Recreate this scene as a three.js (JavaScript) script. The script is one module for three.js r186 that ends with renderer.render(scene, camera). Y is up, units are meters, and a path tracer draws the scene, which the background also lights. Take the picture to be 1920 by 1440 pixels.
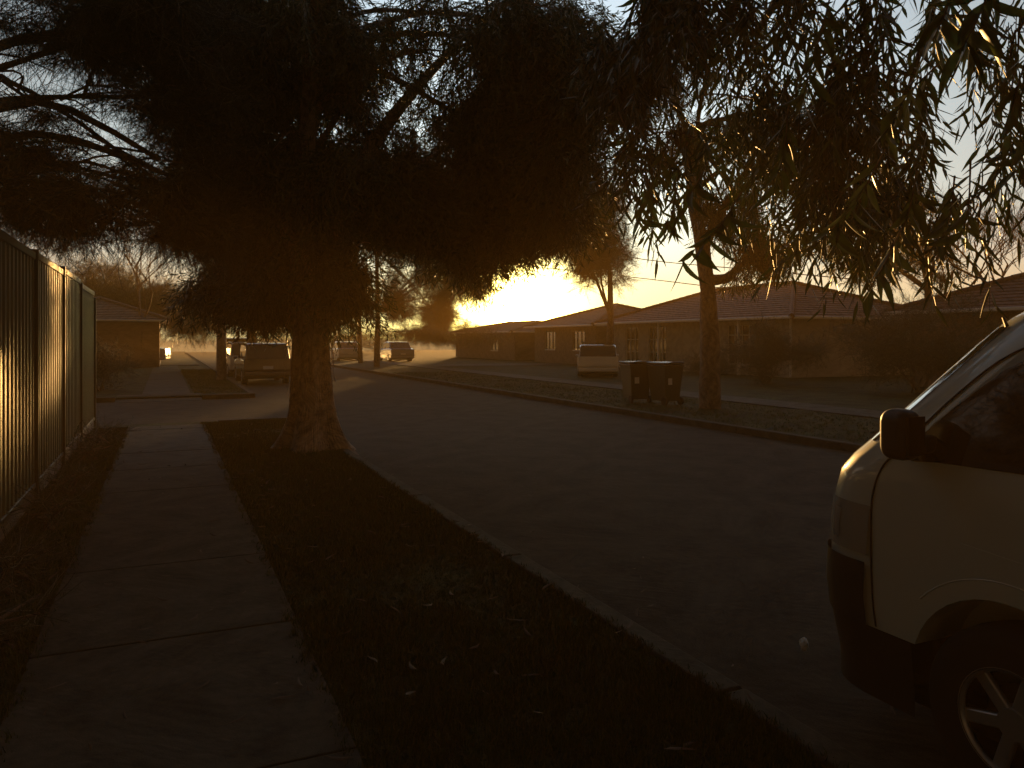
import * as THREE from 'three';
import { mergeGeometries, mergeVertices, toCreasedNormals } from 'three/addons/utils/BufferGeometryUtils.js';
import { RoundedBoxGeometry } from 'three/addons/geometries/RoundedBoxGeometry.js';
import { ImprovedNoise } from 'three/addons/math/ImprovedNoise.js';
import { Brush, Evaluator, SUBTRACTION } from 'three-bvh-csg';

// ------------------------------------------------------------ camera, sky, sun, exposure
const scene = new THREE.Scene();
const EYE = 1.6, F = 1450, HZ = 636;                       // eye height, focal length and horizon row, in the photograph's 1920 x 1440 pixels
const camera = new THREE.PerspectiveCamera(2 * Math.atan(720 / F) * 180 / Math.PI, 4 / 3, 0.05, 3000);
camera.position.set(0, EYE, 0);
camera.lookAt(0, EYE, -10);
camera.setViewOffset(1920, 1440, 0, 720 - HZ, 1920, 1440);
const renderer = new THREE.WebGLRenderer({ antialias: true });
renderer.toneMapping = THREE.LinearToneMapping;
renderer.toneMappingExposure = 3.2;
renderer.shadowMap.enabled = true;
const SUN = new THREE.Vector3(12 / F, 48 / F, -1).normalize();
{
  const W = 2048, H = 1024, data = new Float32Array(W * H * 4);
  for (let j = 0; j < H; j++) {
    const el = ((j + 0.5) / H - 0.5) * Math.PI, y = Math.sin(el), c = Math.cos(el);
    for (let i = 0; i < W; i++) {
      const az = ((i + 0.5) / W - 0.5) * 2 * Math.PI, x = c * Math.cos(az), z = c * Math.sin(az);
      const cosA = x * SUN.x + y * SUN.y + z * SUN.z, a = Math.acos(Math.min(1, cosA)) * 180 / Math.PI;
      const k = (j * W + i) * 4, e = Math.max(0, el) * 180 / Math.PI;
      const far = 0.009, near = 0.64 * Math.exp(-a / 24);                           // dim dusk sky all round, brighter towards the sun
      const low = Math.min(1, 1.25 * Math.exp(-e / 6) * Math.exp(-a / 40)), warm = Math.exp(-e / 16) * Math.exp(-a / 36);   // pale gold at the horizon, grey-blue above
      const au = 52 * Math.exp(-a / 1.4) + 0.4 * Math.exp(-a / 7);
      data[k] = far * 1.0 + near * (0.64 + 0.38 * low) + warm * 0.31 + au * 1.0;
      data[k + 1] = far * 0.95 + near * (0.9 - 0.04 * low) + warm * 0.31 + au * 0.72;
      data[k + 2] = far * 0.75 + near * (1.22 - 1.02 * low) + warm * 0.1 + au * 0.15;
      data[k + 3] = 1;
    }
  }
  const sky = new THREE.DataTexture(data, W, H, THREE.RGBAFormat, THREE.FloatType);
  sky.mapping = THREE.EquirectangularReflectionMapping;
  sky.magFilter = THREE.LinearFilter; sky.minFilter = THREE.LinearFilter;
  sky.colorSpace = THREE.LinearSRGBColorSpace;
  sky.needsUpdate = true;
  scene.background = sky; scene.environment = sky;
}
const sun = new THREE.DirectionalLight(new THREE.Color().setRGB(1, 0.53, 0.16), 5);
sun.position.copy(SUN).multiplyScalar(150);
sun.target.position.set(0, 0, 0);
sun.castShadow = true;
sun.shadow.mapSize.set(4096, 4096);
Object.assign(sun.shadow.camera, { left: -45, right: 45, top: 30, bottom: -20, near: 1, far: 320 });
sun.shadow.radius = 1;
scene.add(sun, sun.target);
scene.fog = new THREE.FogExp2(new THREE.Color().setRGB(1, 0.6, 0.18), 0.0041);

// ------------------------------------------------------------ helpers
let seed = 12345;
const rnd = () => { seed |= 0; seed = seed + 0x6D2B79F5 | 0; let t = Math.imul(seed ^ seed >>> 15, 1 | seed); t = t + Math.imul(t ^ t >>> 7, 61 | t) ^ t; return ((t ^ t >>> 14) >>> 0) / 4294967296; };
const rr = (a, b) => a + (b - a) * rnd();
const gauss = () => (rnd() + rnd() + rnd() + rnd() - 2) * 1.0;
const noise = new ImprovedNoise();
const V = (x, y, z) => new THREE.Vector3(x, y, z);
const PHI = Math.atan(650 / F), CP = Math.cos(PHI), SP = Math.sin(PHI);   // the street runs 24 degrees left of the view
const at = (px, py, d) => V((px - 960) / F * d, EYE - (py - HZ) / F * d, -d);           // a point at a real distance along a sight line
const st = (a, t, y = 0) => V(a * CP - t * SP, y, -(a * SP + t * CP));                  // street frame: a metres to the right, t metres along
const toStreet = (p) => [p.x * CP - p.z * SP, -p.x * SP - p.z * CP];
const used = {};
const numbered = (n) => { const k = used[n] = (used[n] ?? -1) + 1; return k ? n + '_' + String(k).padStart(3, '0') : n; };
function shade(o) { o.castShadow = true; o.receiveShadow = true; return o; }
function thing(name, label, category, pos = V(0, 0, 0), turn = 0, group) {
  const o = new THREE.Group(); o.name = numbered(name); o.position.copy(pos); o.rotation.y = turn;
  o.userData = { label, category }; if (group) o.userData.group = group;
  scene.add(o); return o;
}
function part(name, geo, mat, parent) {
  const g = Array.isArray(geo) ? merge(geo) : geo;
  const m = shade(new THREE.Mesh(g, mat)); m.name = name; parent.add(m); return m;
}
function single(name, label, category, geo, mat, pos, turn = 0, group) {
  const m = part(numbered(name), geo, mat, scene); if (pos) m.position.copy(pos); m.rotation.y = turn;
  m.userData = { label, category }; if (group) m.userData.group = group; return m;
}
function struct(name, geo, mat, pos, turn = 0) {
  const m = part(numbered(name), geo, mat, scene); if (pos) m.position.copy(pos); m.rotation.y = turn; m.userData = { kind: 'structure' }; return m;
}
function merge(list) {
  const l = list.map((g) => { const n = g.index ? g.toNonIndexed() : g; for (const k of Object.keys(n.attributes)) if (!['position', 'normal', 'uv'].includes(k)) n.deleteAttribute(k);
    if (!n.attributes.uv) n.setAttribute('uv', new THREE.BufferAttribute(new Float32Array(n.attributes.position.count * 2), 2)); if (!n.attributes.normal) n.computeVertexNormals(); return n; });
  return mergeGeometries(l);
}
const box = (w, h, d, x = 0, y = 0, z = 0, r = 0) => { const g = r ? new RoundedBoxGeometry(w, h, d, 2, r) : new THREE.BoxGeometry(w, h, d); g.translate(x, y, z); return g; };
function tube(pts, r0, r1, seg = 10, rad = 7, wob = 0) {            // tapered limb through the points
  const c = new THREE.CatmullRomCurve3(pts), fr = c.computeFrenetFrames(seg, false), pos = [], uv = [], idx = [], L = c.getLength();
  for (let i = 0; i <= seg; i++) {
    const u = i / seg, p = c.getPointAt(u), r = r0 + (r1 - r0) * Math.pow(u, 0.8);
    for (let j = 0; j <= rad; j++) {
      const th = j / rad * 2 * Math.PI, w = 1 + wob * noise.noise(p.x * 2 + Math.cos(th) * 1.5, p.y * 1.5, p.z * 2 + Math.sin(th) * 1.5);
      const q = p.clone().addScaledVector(fr.normals[i], Math.cos(th) * r * w).addScaledVector(fr.binormals[i], Math.sin(th) * r * w);
      pos.push(q.x, q.y, q.z); uv.push(j / rad * Math.max(0.2, 2 * Math.PI * r0), u * L);
      if (i < seg && j < rad) { const a = i * (rad + 1) + j, b = a + rad + 1; idx.push(a, b, a + 1, b, b + 1, a + 1); }
    }
  }
  const g = new THREE.BufferGeometry(); g.setAttribute('position', new THREE.Float32BufferAttribute(pos, 3)); g.setAttribute('uv', new THREE.Float32BufferAttribute(uv, 2)); g.setIndex(idx); g.computeVertexNormals(); return g;
}

// ------------------------------------------------------------ materials
function tex(n, fn, srgb = false) {
  const d = new Uint8Array(n * n * 4);
  for (let j = 0; j < n; j++) for (let i = 0; i < n; i++) { const c = fn(i / n, j / n), k = (j * n + i) * 4; d[k] = c[0] * 255; d[k + 1] = c[1] * 255; d[k + 2] = c[2] * 255; d[k + 3] = 255; }
  const t = new THREE.DataTexture(d, n, n); t.wrapS = t.wrapT = THREE.RepeatWrapping; t.magFilter = THREE.LinearFilter; t.minFilter = THREE.LinearFilter; if (srgb) t.colorSpace = THREE.SRGBColorSpace; t.needsUpdate = true; return t;
}
const per = (u, v, f, s = 0) => { const a = u * 2 * Math.PI, b = v * 2 * Math.PI, k = f / (2 * Math.PI); return noise.noise(Math.cos(a) * k + s, Math.sin(a) * k + Math.cos(b) * k * 1.0, Math.sin(b) * k + s * 1.7); };
const cl = (x) => Math.max(0, Math.min(1, x));
const grain = tex(512, (u, v) => { const n = cl(0.5 + 0.3 * per(u, v, 12) + 0.25 * per(u, v, 40, 3) + 0.25 * (rnd() - 0.5)); return [n, n, n]; });
const barkTex = tex(512, (u, v) => { const n = cl(0.5 + 0.45 * per(u, v * 0.15 + 0.0, 60, 5) + 0.3 * per(u, v, 18, 9)); return [n, n, n]; });
const mottle = (r, g, b, amt, n = 512, f = 10) => tex(n, (u, v) => { const k = 1 + amt * (per(u, v, f) * 0.9 + per(u, v, f * 4, 7) * 0.6 + (rnd() - 0.5) * 0.6); return [r, g, b].map((c) => cl(Math.pow(cl(c * k), 1 / 2.2))); }, true);
const std = (r, g, b, rough, o = {}) => new THREE.MeshStandardMaterial({ color: new THREE.Color().setRGB(r, g, b), roughness: rough, ...o });
const mapped = (r, g, b, amt, rough, scale, bump = 0.01, o = {}) => { const m = mottle(r, g, b, amt); m.repeat.set(scale, scale); const bm = grain.clone(); bm.repeat.set(scale * 1.7, scale * 1.7); bm.needsUpdate = true; return new THREE.MeshPhysicalMaterial({ map: m, roughness: rough, bumpMap: bm, bumpScale: bump, ...o }); };
const M = {
  asphalt: mapped(0.042, 0.035, 0.025, 0.5, 0.95, 0.3, 0.008, { specularIntensity: 0.18 }), lawn: mapped(0.03, 0.036, 0.011, 0.8, 1, 0.2, 0.04, { specularIntensity: 0.3 }), soil: mapped(0.045, 0.035, 0.022, 0.7, 1, 0.4, 0.04),
  concrete: mapped(0.062, 0.056, 0.042, 0.45, 0.9, 0.5, 0.006, { specularIntensity: 0.2 }), joint: std(0.04, 0.037, 0.03, 1),
  bark: new THREE.MeshStandardMaterial({ map: mottle(0.16, 0.12, 0.085, 0.8), roughness: 0.95, bumpMap: barkTex, bumpScale: 0.03 }),
  paperbark: new THREE.MeshStandardMaterial({ map: mottle(0.26, 0.2, 0.15, 0.8), roughness: 0.9, bumpMap: barkTex, bumpScale: 0.05 }),
  timber: new THREE.MeshStandardMaterial({ map: mottle(0.17, 0.13, 0.1, 0.5), roughness: 0.9, bumpMap: barkTex, bumpScale: 0.01 }),
  leaf: new THREE.MeshPhysicalMaterial({ color: new THREE.Color().setRGB(0.052, 0.072, 0.02), roughness: 0.5, side: THREE.DoubleSide, transmission: 0.2, thickness: 0 }),
  fineLeaf: new THREE.MeshPhysicalMaterial({ color: new THREE.Color().setRGB(0.05, 0.056, 0.016), roughness: 0.6, side: THREE.DoubleSide, transmission: 0.2, thickness: 0 }),
  grass: std(0.042, 0.068, 0.015, 0.8, { side: THREE.DoubleSide }),
  fence: std(0.085, 0.085, 0.05, 0.42, { metalness: 0.15 }), fencePost: std(0.085, 0.08, 0.05, 0.4, { metalness: 0.15 }),
  white: new THREE.MeshPhysicalMaterial({ color: new THREE.Color().setRGB(0.47, 0.49, 0.42), roughness: 0.35, clearcoat: 1, clearcoatRoughness: 0.06 }),
  black: std(0.018, 0.018, 0.018, 0.55), rubber: std(0.015, 0.015, 0.015, 0.9), gap: std(0.012, 0.012, 0.012, 0.8),
  alloy: std(0.42, 0.42, 0.42, 0.35, { metalness: 0.7 }), tint: new THREE.MeshPhysicalMaterial({ color: new THREE.Color().setRGB(0.012, 0.014, 0.012), roughness: 0.04, clearcoat: 1, clearcoatRoughness: 0.02 }),
  lens: new THREE.MeshPhysicalMaterial({ color: new THREE.Color().setRGB(0.45, 0.42, 0.36), roughness: 0.12, clearcoat: 1, clearcoatRoughness: 0.03, metalness: 0.3 }),
  amber: new THREE.MeshPhysicalMaterial({ color: new THREE.Color().setRGB(0.5, 0.2, 0.03), roughness: 0.2, clearcoat: 1 }), red: new THREE.MeshPhysicalMaterial({ color: new THREE.Color().setRGB(0.3, 0.02, 0.02), roughness: 0.2, clearcoat: 1 }),
  roof: mapped(0.14, 0.07, 0.05, 0.7, 0.85, 0.6, 0.01), roofGrey: mapped(0.1, 0.09, 0.08, 0.7, 0.85, 0.6, 0.01),
  brick: mapped(0.22, 0.15, 0.1, 0.5, 0.9, 0.7, 0.012), render: mapped(0.34, 0.3, 0.24, 0.35, 0.9, 0.5, 0.004), trim: std(0.62, 0.6, 0.55, 0.5),
  wire: std(0.03, 0.03, 0.03, 0.6), bin: std(0.025, 0.035, 0.025, 0.5), binLid: std(0.06, 0.05, 0.03, 0.35), paleMatt: std(0.6, 0.6, 0.58, 0.6), sign: std(0.6, 0.6, 0.56, 0.45), ink: std(0.03, 0.035, 0.06, 0.6),
};

// ------------------------------------------------------------ ground, roads, kerbs, paths
function sheet(a0, a1, t0, t1, y, na = 1, nt = 1) {               // flat patch in the street frame, uv in metres
  const g = new THREE.PlaneGeometry(a1 - a0, t1 - t0, na, nt); g.rotateX(-Math.PI / 2); g.translate((a0 + a1) / 2, y, -(t0 + t1) / 2);
  const p = g.attributes.position, uv = g.attributes.uv; for (let i = 0; i < p.count; i++) uv.setXY(i, p.getX(i), p.getZ(i)); return g;
}
function slab(a0, a1, t0, t1, y0, y1, r = 0) { const g = box(a1 - a0, y1 - y0, t1 - t0, (a0 + a1) / 2, (y0 + y1) / 2, -(t0 + t1) / 2, r); const p = g.attributes.position, uv = g.attributes.uv, n = g.attributes.normal; for (let i = 0; i < p.count; i++) uv.setXY(i, Math.abs(n.getX(i)) > 0.6 ? p.getY(i) : p.getX(i), Math.abs(n.getZ(i)) > 0.6 ? p.getY(i) : p.getZ(i)); return g; }
const KA = 2.42, KB = 9.5;                                        // the kerb faces of the street
struct('ground', sheet(-100, 90, -40, 112, -0.125), M.soil, null, PHI);
struct('road', sheet(KA, KB, -38, 111, -0.115, 1, 1), M.asphalt, null, PHI);
struct('side_road', sheet(-95, KA, 16.6, 23.6, -0.115), M.asphalt, null, PHI);
function lawnBlock(a0, a1, t0, t1) {                             // raised verge with slightly uneven top
  const na = Math.min(90, Math.ceil((a1 - a0) / 0.5)), nt = Math.min(160, Math.ceil((t1 - t0) / 0.5)), g = sheet(a0, a1, t0, t1, 0, na, nt), p = g.attributes.position;
  for (let i = 0; i < p.count; i++) { const x = p.getX(i), z = p.getZ(i), edge = Math.min(1, Math.min(x - a0, a1 - x, -z - t0, t1 + z) / 0.6); p.setY(i, -0.012 + 0.02 * edge * noise.noise(x * 0.8, z * 0.8, 3) + 0.0 * edge); }
  g.computeVertexNormals(); return merge([g, slab(a0, a1, t0, t1, -0.13, -0.04)]);
}
struct('nature_strip', lawnBlock(-40, KA - 0.16, -14, 16.3), M.lawn, null, PHI);
struct('nature_strip', lawnBlock(-60, KA - 0.16, 23.9, 110), M.lawn, null, PHI);
struct('nature_strip', lawnBlock(KB + 0.16, 70, -20, 110), M.lawn, null, PHI);
const kerbGeo = [];
for (let t = -14; t < 15.9; t += 2.4) kerbGeo.push(slab(KA - 0.155, KA, t, Math.min(16.3, t + 2.39), -0.13, 0.012, 0.02));
for (let t = 23.9; t < 100; t += 2.4) kerbGeo.push(slab(KA - 0.155, KA, t, t + 2.39, -0.13, 0.012, 0.02));
struct('kerb', kerbGeo, M.concrete, null, PHI);
const kerbGeo2 = []; for (let t = -20; t < 110; t += 2.4) kerbGeo2.push(slab(KB, KB + 0.155, t, t + 2.39, -0.13, 0.012, 0.02));
struct('kerb', kerbGeo2, M.concrete, null, PHI);
struct('kerb', [slab(-40, -1.25, 16.15, 16.3, -0.13, 0.012, 0.02), slab(0.95, KA - 0.16, 16.15, 16.3, -0.13, 0.012, 0.02), slab(-40, -1.25, 23.75, 23.9, -0.13, 0.012, 0.02), slab(0.95, KA - 0.16, 23.75, 23.9, -0.13, 0.012, 0.02)], M.concrete, null, PHI);
function footpath(a0, a1, t0, t1) {                              // each concrete bay is a piece of its own
  const o = new THREE.Group(); o.name = numbered('footpath'); o.userData = { kind: 'structure' }; o.rotation.y = PHI; scene.add(o);
  for (let t = t0; t < t1 - 0.2; t += 1.5) { const b = slab(a0, a1, t, Math.min(t1, t + 1.488), -0.05, 0.012 + rr(-0.004, 0.004), 0.006); part('paving_bay', b, M.concrete, o); }
}
footpath(-0.62, 0.68, -3, 15.6);
footpath(-0.62, 0.68, 24.6, 52);
footpath(13.2, 14.5, 0, 74);
function ramp(t0, t1, a0, a1, y0, y1) { const g = new THREE.BoxGeometry(a1 - a0, 0.06, Math.hypot(t1 - t0, y1 - y0)); g.rotateX(Math.atan2(y1 - y0, t1 - t0)); g.translate((a0 + a1) / 2, (y0 + y1) / 2 - 0.03, -(t0 + t1) / 2); return g; }
struct('kerb_ramp', ramp(16.4, 15.6, -1.25, 0.95, -0.11, 0.012), M.concrete, null, PHI);
struct('kerb_ramp', ramp(23.4, 24.6, -1.25, 0.95, -0.11, 0.012), M.concrete, null, PHI);
struct('driveway', slab(-9, 1.9, 51.4, 52.9, -0.05, 0.03, 0.01), M.concrete, null, PHI);
struct('driveway', sheet(14.5, 25, 42.5, 46, 0.02), M.concrete, null, PHI);

// ------------------------------------------------------------ corrugated fence
{
  const o = thing('metal_fence', 'tall corrugated metal fence along the footpath, one panel edge lit by the sun', 'fence', V(0, 0, 0), PHI);
  const A = -1.21, posts = [1.55, 4.05, 6.55, 9.02, 11.3, 13.55, 16.05].map((t, i) => [t, [2.45, 2.45, 2.45, 2.47, 2.5, 2.45, 2.33][i]]);
  function ribbed(t0, t1, y0, y1, x) {                           // trapezoidal ribs running up the sheet
    const prof = [], n = Math.round((t1 - t0) / 0.19), w = (t1 - t0) / n;
    for (let i = 0; i < n; i++) { const s = t0 + i * w; prof.push([s, 0], [s + w * 0.42, 0], [s + w * 0.52, 0.036], [s + w * 0.9, 0.036]); }
    prof.push([t1, 0]);
    const pos = []; for (let i = 0; i < prof.length - 1; i++) { const [s, k] = prof[i], [e, m] = prof[i + 1]; pos.push(x + k, y0, -s, x + m, y0, -e, x + m, y1, -e, x + k, y0, -s, x + m, y1, -e, x + k, y1, -s); }
    const g = new THREE.BufferGeometry(); g.setAttribute('position', new THREE.Float32BufferAttribute(pos, 3)); g.computeVertexNormals(); return g;
  }
  const sideM = M.fence.clone(); sideM.side = THREE.DoubleSide;
  posts.forEach(([t, h], i) => {
    part('post', box(0.075, h + 0.03, 0.06, A + 0.015, (h + 0.03) / 2, -t, 0.006), M.fencePost, o);
    if (i === posts.length - 1) return;
    const [t2] = posts[i + 1];
    part('panel', ribbed(t + 0.03, t2 - 0.03, 0.14, h - 0.05, A - 0.015), sideM, o);
    part('top_rail', box(0.058, 0.075, t2 - t - 0.062, A + 0.004, h - 0.02, -(t + t2) / 2, 0.008), M.fencePost, o);
    part('bottom_rail', box(0.058, 0.05, t2 - t - 0.062, A + 0.004, 0.145, -(t + t2) / 2, 0.006), M.fencePost, o);
    part('plinth', box(0.04, 0.16, t2 - t - 0.062, A - 0.002, 0.035, -(t + t2) / 2, 0.006), M.timber, o);
  });
}

// ------------------------------------------------------------ leaves, sprigs, trees
function leafGeo(L, W, curve, fold, seg = 3) {                   // lance-shaped leaf along -y, folded at the midrib
  const pos = [], idx = [];
  for (let i = 0; i <= seg; i++) { const u = i / seg, w = W * Math.pow(Math.sin(Math.PI * Math.pow(u * 0.96 + 0.02, 0.75)), 1.1) * 0.5, x = curve * u * u * L, y = -u * L * (1 - 0.2 * Math.abs(curve) * u);
    pos.push(x - w, y, fold * w, x, y, 0, x + w, y, fold * w); if (i < seg) { const a = i * 3; idx.push(a, a + 1, a + 3, a + 1, a + 4, a + 3, a + 1, a + 2, a + 4, a + 2, a + 5, a + 4); } }
  const g = new THREE.BufferGeometry(); g.setAttribute('position', new THREE.Float32BufferAttribute(pos, 3)); g.setIndex(idx); g.computeVertexNormals(); return g;
}
function sprig({ len, n, L, W, spread, droop, seg = 2 }) {       // a twig with alternate leaves, hanging along -y from the origin
  const gs = [], tw = tube([V(0, 0, 0), V(len * 0.06, -len * 0.5, 0), V(0, -len, len * 0.05)], 0.004, 0.0015, 3, 3); gs.push(tw);
  for (let i = 0; i < n; i++) {
    const u = (i + 0.6) / n, l = L * rr(0.7, 1.2), g = leafGeo(l, W * rr(0.8, 1.2), rr(-0.35, 0.35), rr(0.1, 0.5), seg);
    g.rotateY(rr(0, 6.28)); g.rotateZ(rr(spread * 0.4, spread)); g.rotateY(i * 2.4 + rr(-0.5, 0.5)); g.translate(len * 0.06 * Math.sin(u * 3), -len * u, 0); gs.push(g);
  }
  return merge(gs);
}
const SPRIG = {
  gum: [0, 1, 2].map(() => sprig({ len: 0.55, n: 13, L: 0.165, W: 0.024, spread: 0.85, seg: 3 })),
  weep: [0, 1].map(() => sprig({ len: 0.7, n: 18, L: 0.13, W: 0.018, spread: 0.85, seg: 2 })),
  fine: [0, 1].map(() => sprig({ len: 0.38, n: 34, L: 0.05, W: 0.014, spread: 1.4, seg: 1 })),
  bushy: [0, 1].map(() => sprig({ len: 0.5, n: 26, L: 0.1, W: 0.035, spread: 1.4, seg: 1 })),
};
const dirQ = new THREE.Quaternion(), UPV = V(0, -1, 0);
function crown(parent, clumps, kind, mat, droop, size = [0.8, 1.3], name = 'crown') {   // many sprigs spread through uneven clumps
  const kinds = SPRIG[kind], mats = kinds.map(() => []), cols = kinds.map(() => []), m = new THREE.Matrix4(), q2 = new THREE.Quaternion(), base = parent.position;
  for (const c of clumps) {
    const sub = []; for (let i = 0; i < 10 + c.n / 90; i++) { const p = V(gauss(), gauss(), gauss()).multiplyScalar(0.7); sub.push([p, rr(0.1, 0.26)]); }
    for (let i = 0; i < c.n; i++) {
      const [sp, sr] = sub[Math.floor(rnd() * sub.length)], p = V(sp.x + gauss() * sr, sp.y + gauss() * sr, sp.z + gauss() * sr); if (p.length() > 1.25) continue;
      p.set(c.p.x + p.x * c.r[0], c.p.y + p.y * c.r[1], c.p.z + p.z * c.r[2]).sub(base);
      const d = V(gauss(), gauss() * 0.8 - droop, gauss()).normalize();
      dirQ.setFromUnitVectors(UPV, d); q2.setFromAxisAngle(UPV, rnd() * 6.28); const s = rr(size[0], size[1]) * (c.s ?? 1), k = Math.floor(rnd() * kinds.length);
      mats[k].push(m.compose(p, dirQ.multiply(q2), V(s, s, s)).clone()); const b = rr(0.6, 1.35); cols[k].push(new THREE.Color().setRGB(b * rr(0.9, 1.15), b, b * rr(0.75, 1)));
    }
  }
  kinds.forEach((g, k) => { const im = shade(new THREE.InstancedMesh(g, mat, mats[k].length)); mats[k].forEach((x, i) => { im.setMatrixAt(i, x); im.setColorAt(i, cols[k][i]); }); im.name = name; im.userData = { kind: 'stuff' }; parent.add(im); });
}
// a clump given by its middle, its half sizes across and up on the sight line, and its depth
const cp = (px, py, d, rx, ry, rz, n, s) => ({ p: at(px, py, d), r: [rx / F * d, ry / F * d, rz], n, s });
const cw = (x, y, z, rx, ry, rz, n, s) => ({ p: V(x, y, z), r: [rx, ry, rz], n, s });
function tree({ name, label, group, trunk, r0, r1, limbs = [], clumps, kind, leaf = M.leaf, bark = M.bark, droop = 0.8, size, reach = true, geo }) {
  const o = thing(name, label, name === 'shrub' ? 'shrub' : 'tree', V(trunk[0].x, 0, trunk[0].z), 0, group), loc = (p) => p.clone().sub(o.position);
  part('trunk', geo ?? tube(trunk.map(loc), r0, r1, 14, 9, 0.25), bark, o);
  for (const l of limbs) part('limb', tube(l.pts.map(loc), l.r0, l.r1, 10, 7, 0.2), bark, o);
  if (reach) {
    const tw = [], top = trunk.slice(Math.floor(trunk.length / 2));
    for (const c of clumps) {
      const from = top[Math.floor(rnd() * top.length)], end = c.p.clone(), mid = from.clone().lerp(end, 0.5).add(V(rr(-0.3, 0.3), rr(0.1, 0.6), rr(-0.3, 0.3)));
      const rl = Math.min(r1 * 0.8, 0.035 + c.r[0] * 0.03) * (reach === 'local' ? 0.4 : 1); if (reach !== 'local') tw.push(tube([loc(from), loc(mid), loc(end)], rl, rl * 0.35, 8, 5, 0.2));
      for (let k = 0; k < 7; k++) { const e = V(end.x + gauss() * c.r[0] * 0.8, end.y + gauss() * c.r[1] * 0.8, end.z + gauss() * c.r[2] * 0.8), b = reach === 'local' ? end.clone() : mid.clone().lerp(end, rr(0.3, 1)); tw.push(tube([loc(b), loc(b.clone().lerp(e, 0.5).add(V(gauss() * 0.15, 0.12, gauss() * 0.15))), loc(e)], rl * 0.4, 0.006, 5, 4)); }
    }
    part('branches', tw, bark, o);
  }
  if (clumps.length) crown(o, clumps, kind, leaf, droop, size);
  return o;
}
function flutedTrunk(p0, h, r, lean) {                           // buttressed, fluted lower trunk
  const pos = [], uv = [], idx = [], N = 56, K = 40;
  for (let i = 0; i <= K; i++) { const u = i / K, y = u * h - 0.08, flare = 1 + 0.6 * Math.exp(-y / 0.28) + 0.25 * Math.exp(-y / 1.2);
    for (let j = 0; j <= N; j++) { const th = j / N * 2 * Math.PI, lobe = 1 + (0.16 + 0.3 * Math.exp(-y / 0.5)) * Math.sin(th * 5 + y * 0.35 + 0.8 * Math.sin(th * 2)) * 0.6 + 0.12 * noise.noise(Math.cos(th) * 3, y * 0.9, Math.sin(th) * 3) + 0.05 * noise.noise(Math.cos(th) * 9, y * 2, Math.sin(th) * 9);
      const R = r * flare * lobe * (1 - 0.25 * u); pos.push(Math.cos(th) * R + lean.x * u, y, Math.sin(th) * R + lean.z * u); uv.push(j / N * 2.2, y); if (i < K && j < N) { const a = i * (N + 1) + j, b = a + N + 1; idx.push(a, b, a + 1, b, b + 1, a + 1); } } }
  const g = new THREE.BufferGeometry(); g.setAttribute('position', new THREE.Float32BufferAttribute(pos, 3)); g.setAttribute('uv', new THREE.Float32BufferAttribute(uv, 2)); g.setIndex(idx); g.computeVertexNormals(); return g;
}
// paperbark on the near verge
{
  const b = at(588, 848, 11.4); b.y = 0;
  const up = (y, dx, dz = 0) => V(b.x + dx, y, b.z + dz);
  const o = tree({ name: 'paperbark_tree', label: 'thick fluted paperbark tree on the near verge, strips of bark hanging from its trunk', trunk: [up(0, 0), up(1.6, -0.03), up(2.9, -0.06), up(4.2, -0.1), up(6, 0.1)], r0: 0.3, r1: 0.12, geo: flutedTrunk(b, 2.9, 0.27, V(-0.06, 0, 0)), bark: M.paperbark,
    limbs: [{ pts: [up(2.6, -0.05), up(3.4, -0.5), up(4.6, -1.3), up(6.5, -2.2, 0.8)], r0: 0.17, r1: 0.05 }, { pts: [up(2.6, 0), up(3.5, 0.4), up(4.8, 1.0, -0.3), up(6.4, 2.3, -0.5)], r0: 0.18, r1: 0.05 }, { pts: [up(2.6, 0), up(4, 0, 0.4), up(6, 0.4, 1.4), up(7, 1, 3)], r0: 0.16, r1: 0.05 }],
    clumps: [cp(420, 60, 11, 170, 210, 2, 2664), cp(560, 250, 11.4, 170, 130, 1.6, 1702), cp(620, 60, 11, 120, 180, 2, 1776), cp(460, 330, 12, 130, 110, 1.4, 1480), cp(570, 480, 11.6, 110, 90, 0.8, 962), cp(650, 500, 11.2, 60, 80, 0.5, 311), cp(500, 500, 12, 60, 70, 0.6, 385), cp(700, 330, 12, 120, 110, 1.3, 1628), cp(800, 330, 12.5, 150, 110, 1.4, 2072), cp(770, 90, 11, 110, 120, 1.2, 222), cp(860, 30, 11, 80, 90, 1.2, 148), cp(460, 500, 12.6, 90, 34, 0.7, 459), cp(490, 525, 12.2, 70, 22, 0.5, 311), cp(400, 515, 12.2, 50, 24, 0.5, 192), cp(580, 525, 12.8, 60, 50, 0.7, 444), cp(930, 230, 12, 130, 120, 1.5, 1702), cp(990, 60, 11, 110, 150, 2, 1702), cp(1060, 130, 11, 120, 190, 1.6, 2220), cp(1040, 330, 12, 120, 90, 1.3, 1480), cp(880, 420, 13, 140, 70, 1.1, 1258)],
    kind: 'weep', droop: 1.1 });
  const pm = M.paperbark.clone(); pm.side = THREE.DoubleSide;
  for (let i = 0; i < 46; i++) { const th = rr(0, 6.28), y = rr(1.2, 3.1), R = rr(0.27, 0.36), l = rr(0.12, 0.5), g = new THREE.PlaneGeometry(rr(0.015, 0.05), l, 1, 4), p = g.attributes.position; for (let k = 0; k < p.count; k++) { const v = 0.5 - p.getY(k) / l; p.setZ(k, 0.06 * v * v + 0.02 * Math.sin(v * 6 + i)); } g.translate(0, -l / 2, 0); g.rotateY(-th + Math.PI / 2); g.translate(Math.cos(th) * R - 0.04, y, Math.sin(th) * R); g.computeVertexNormals(); part('bark_strip', g, pm, o); }
}
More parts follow.
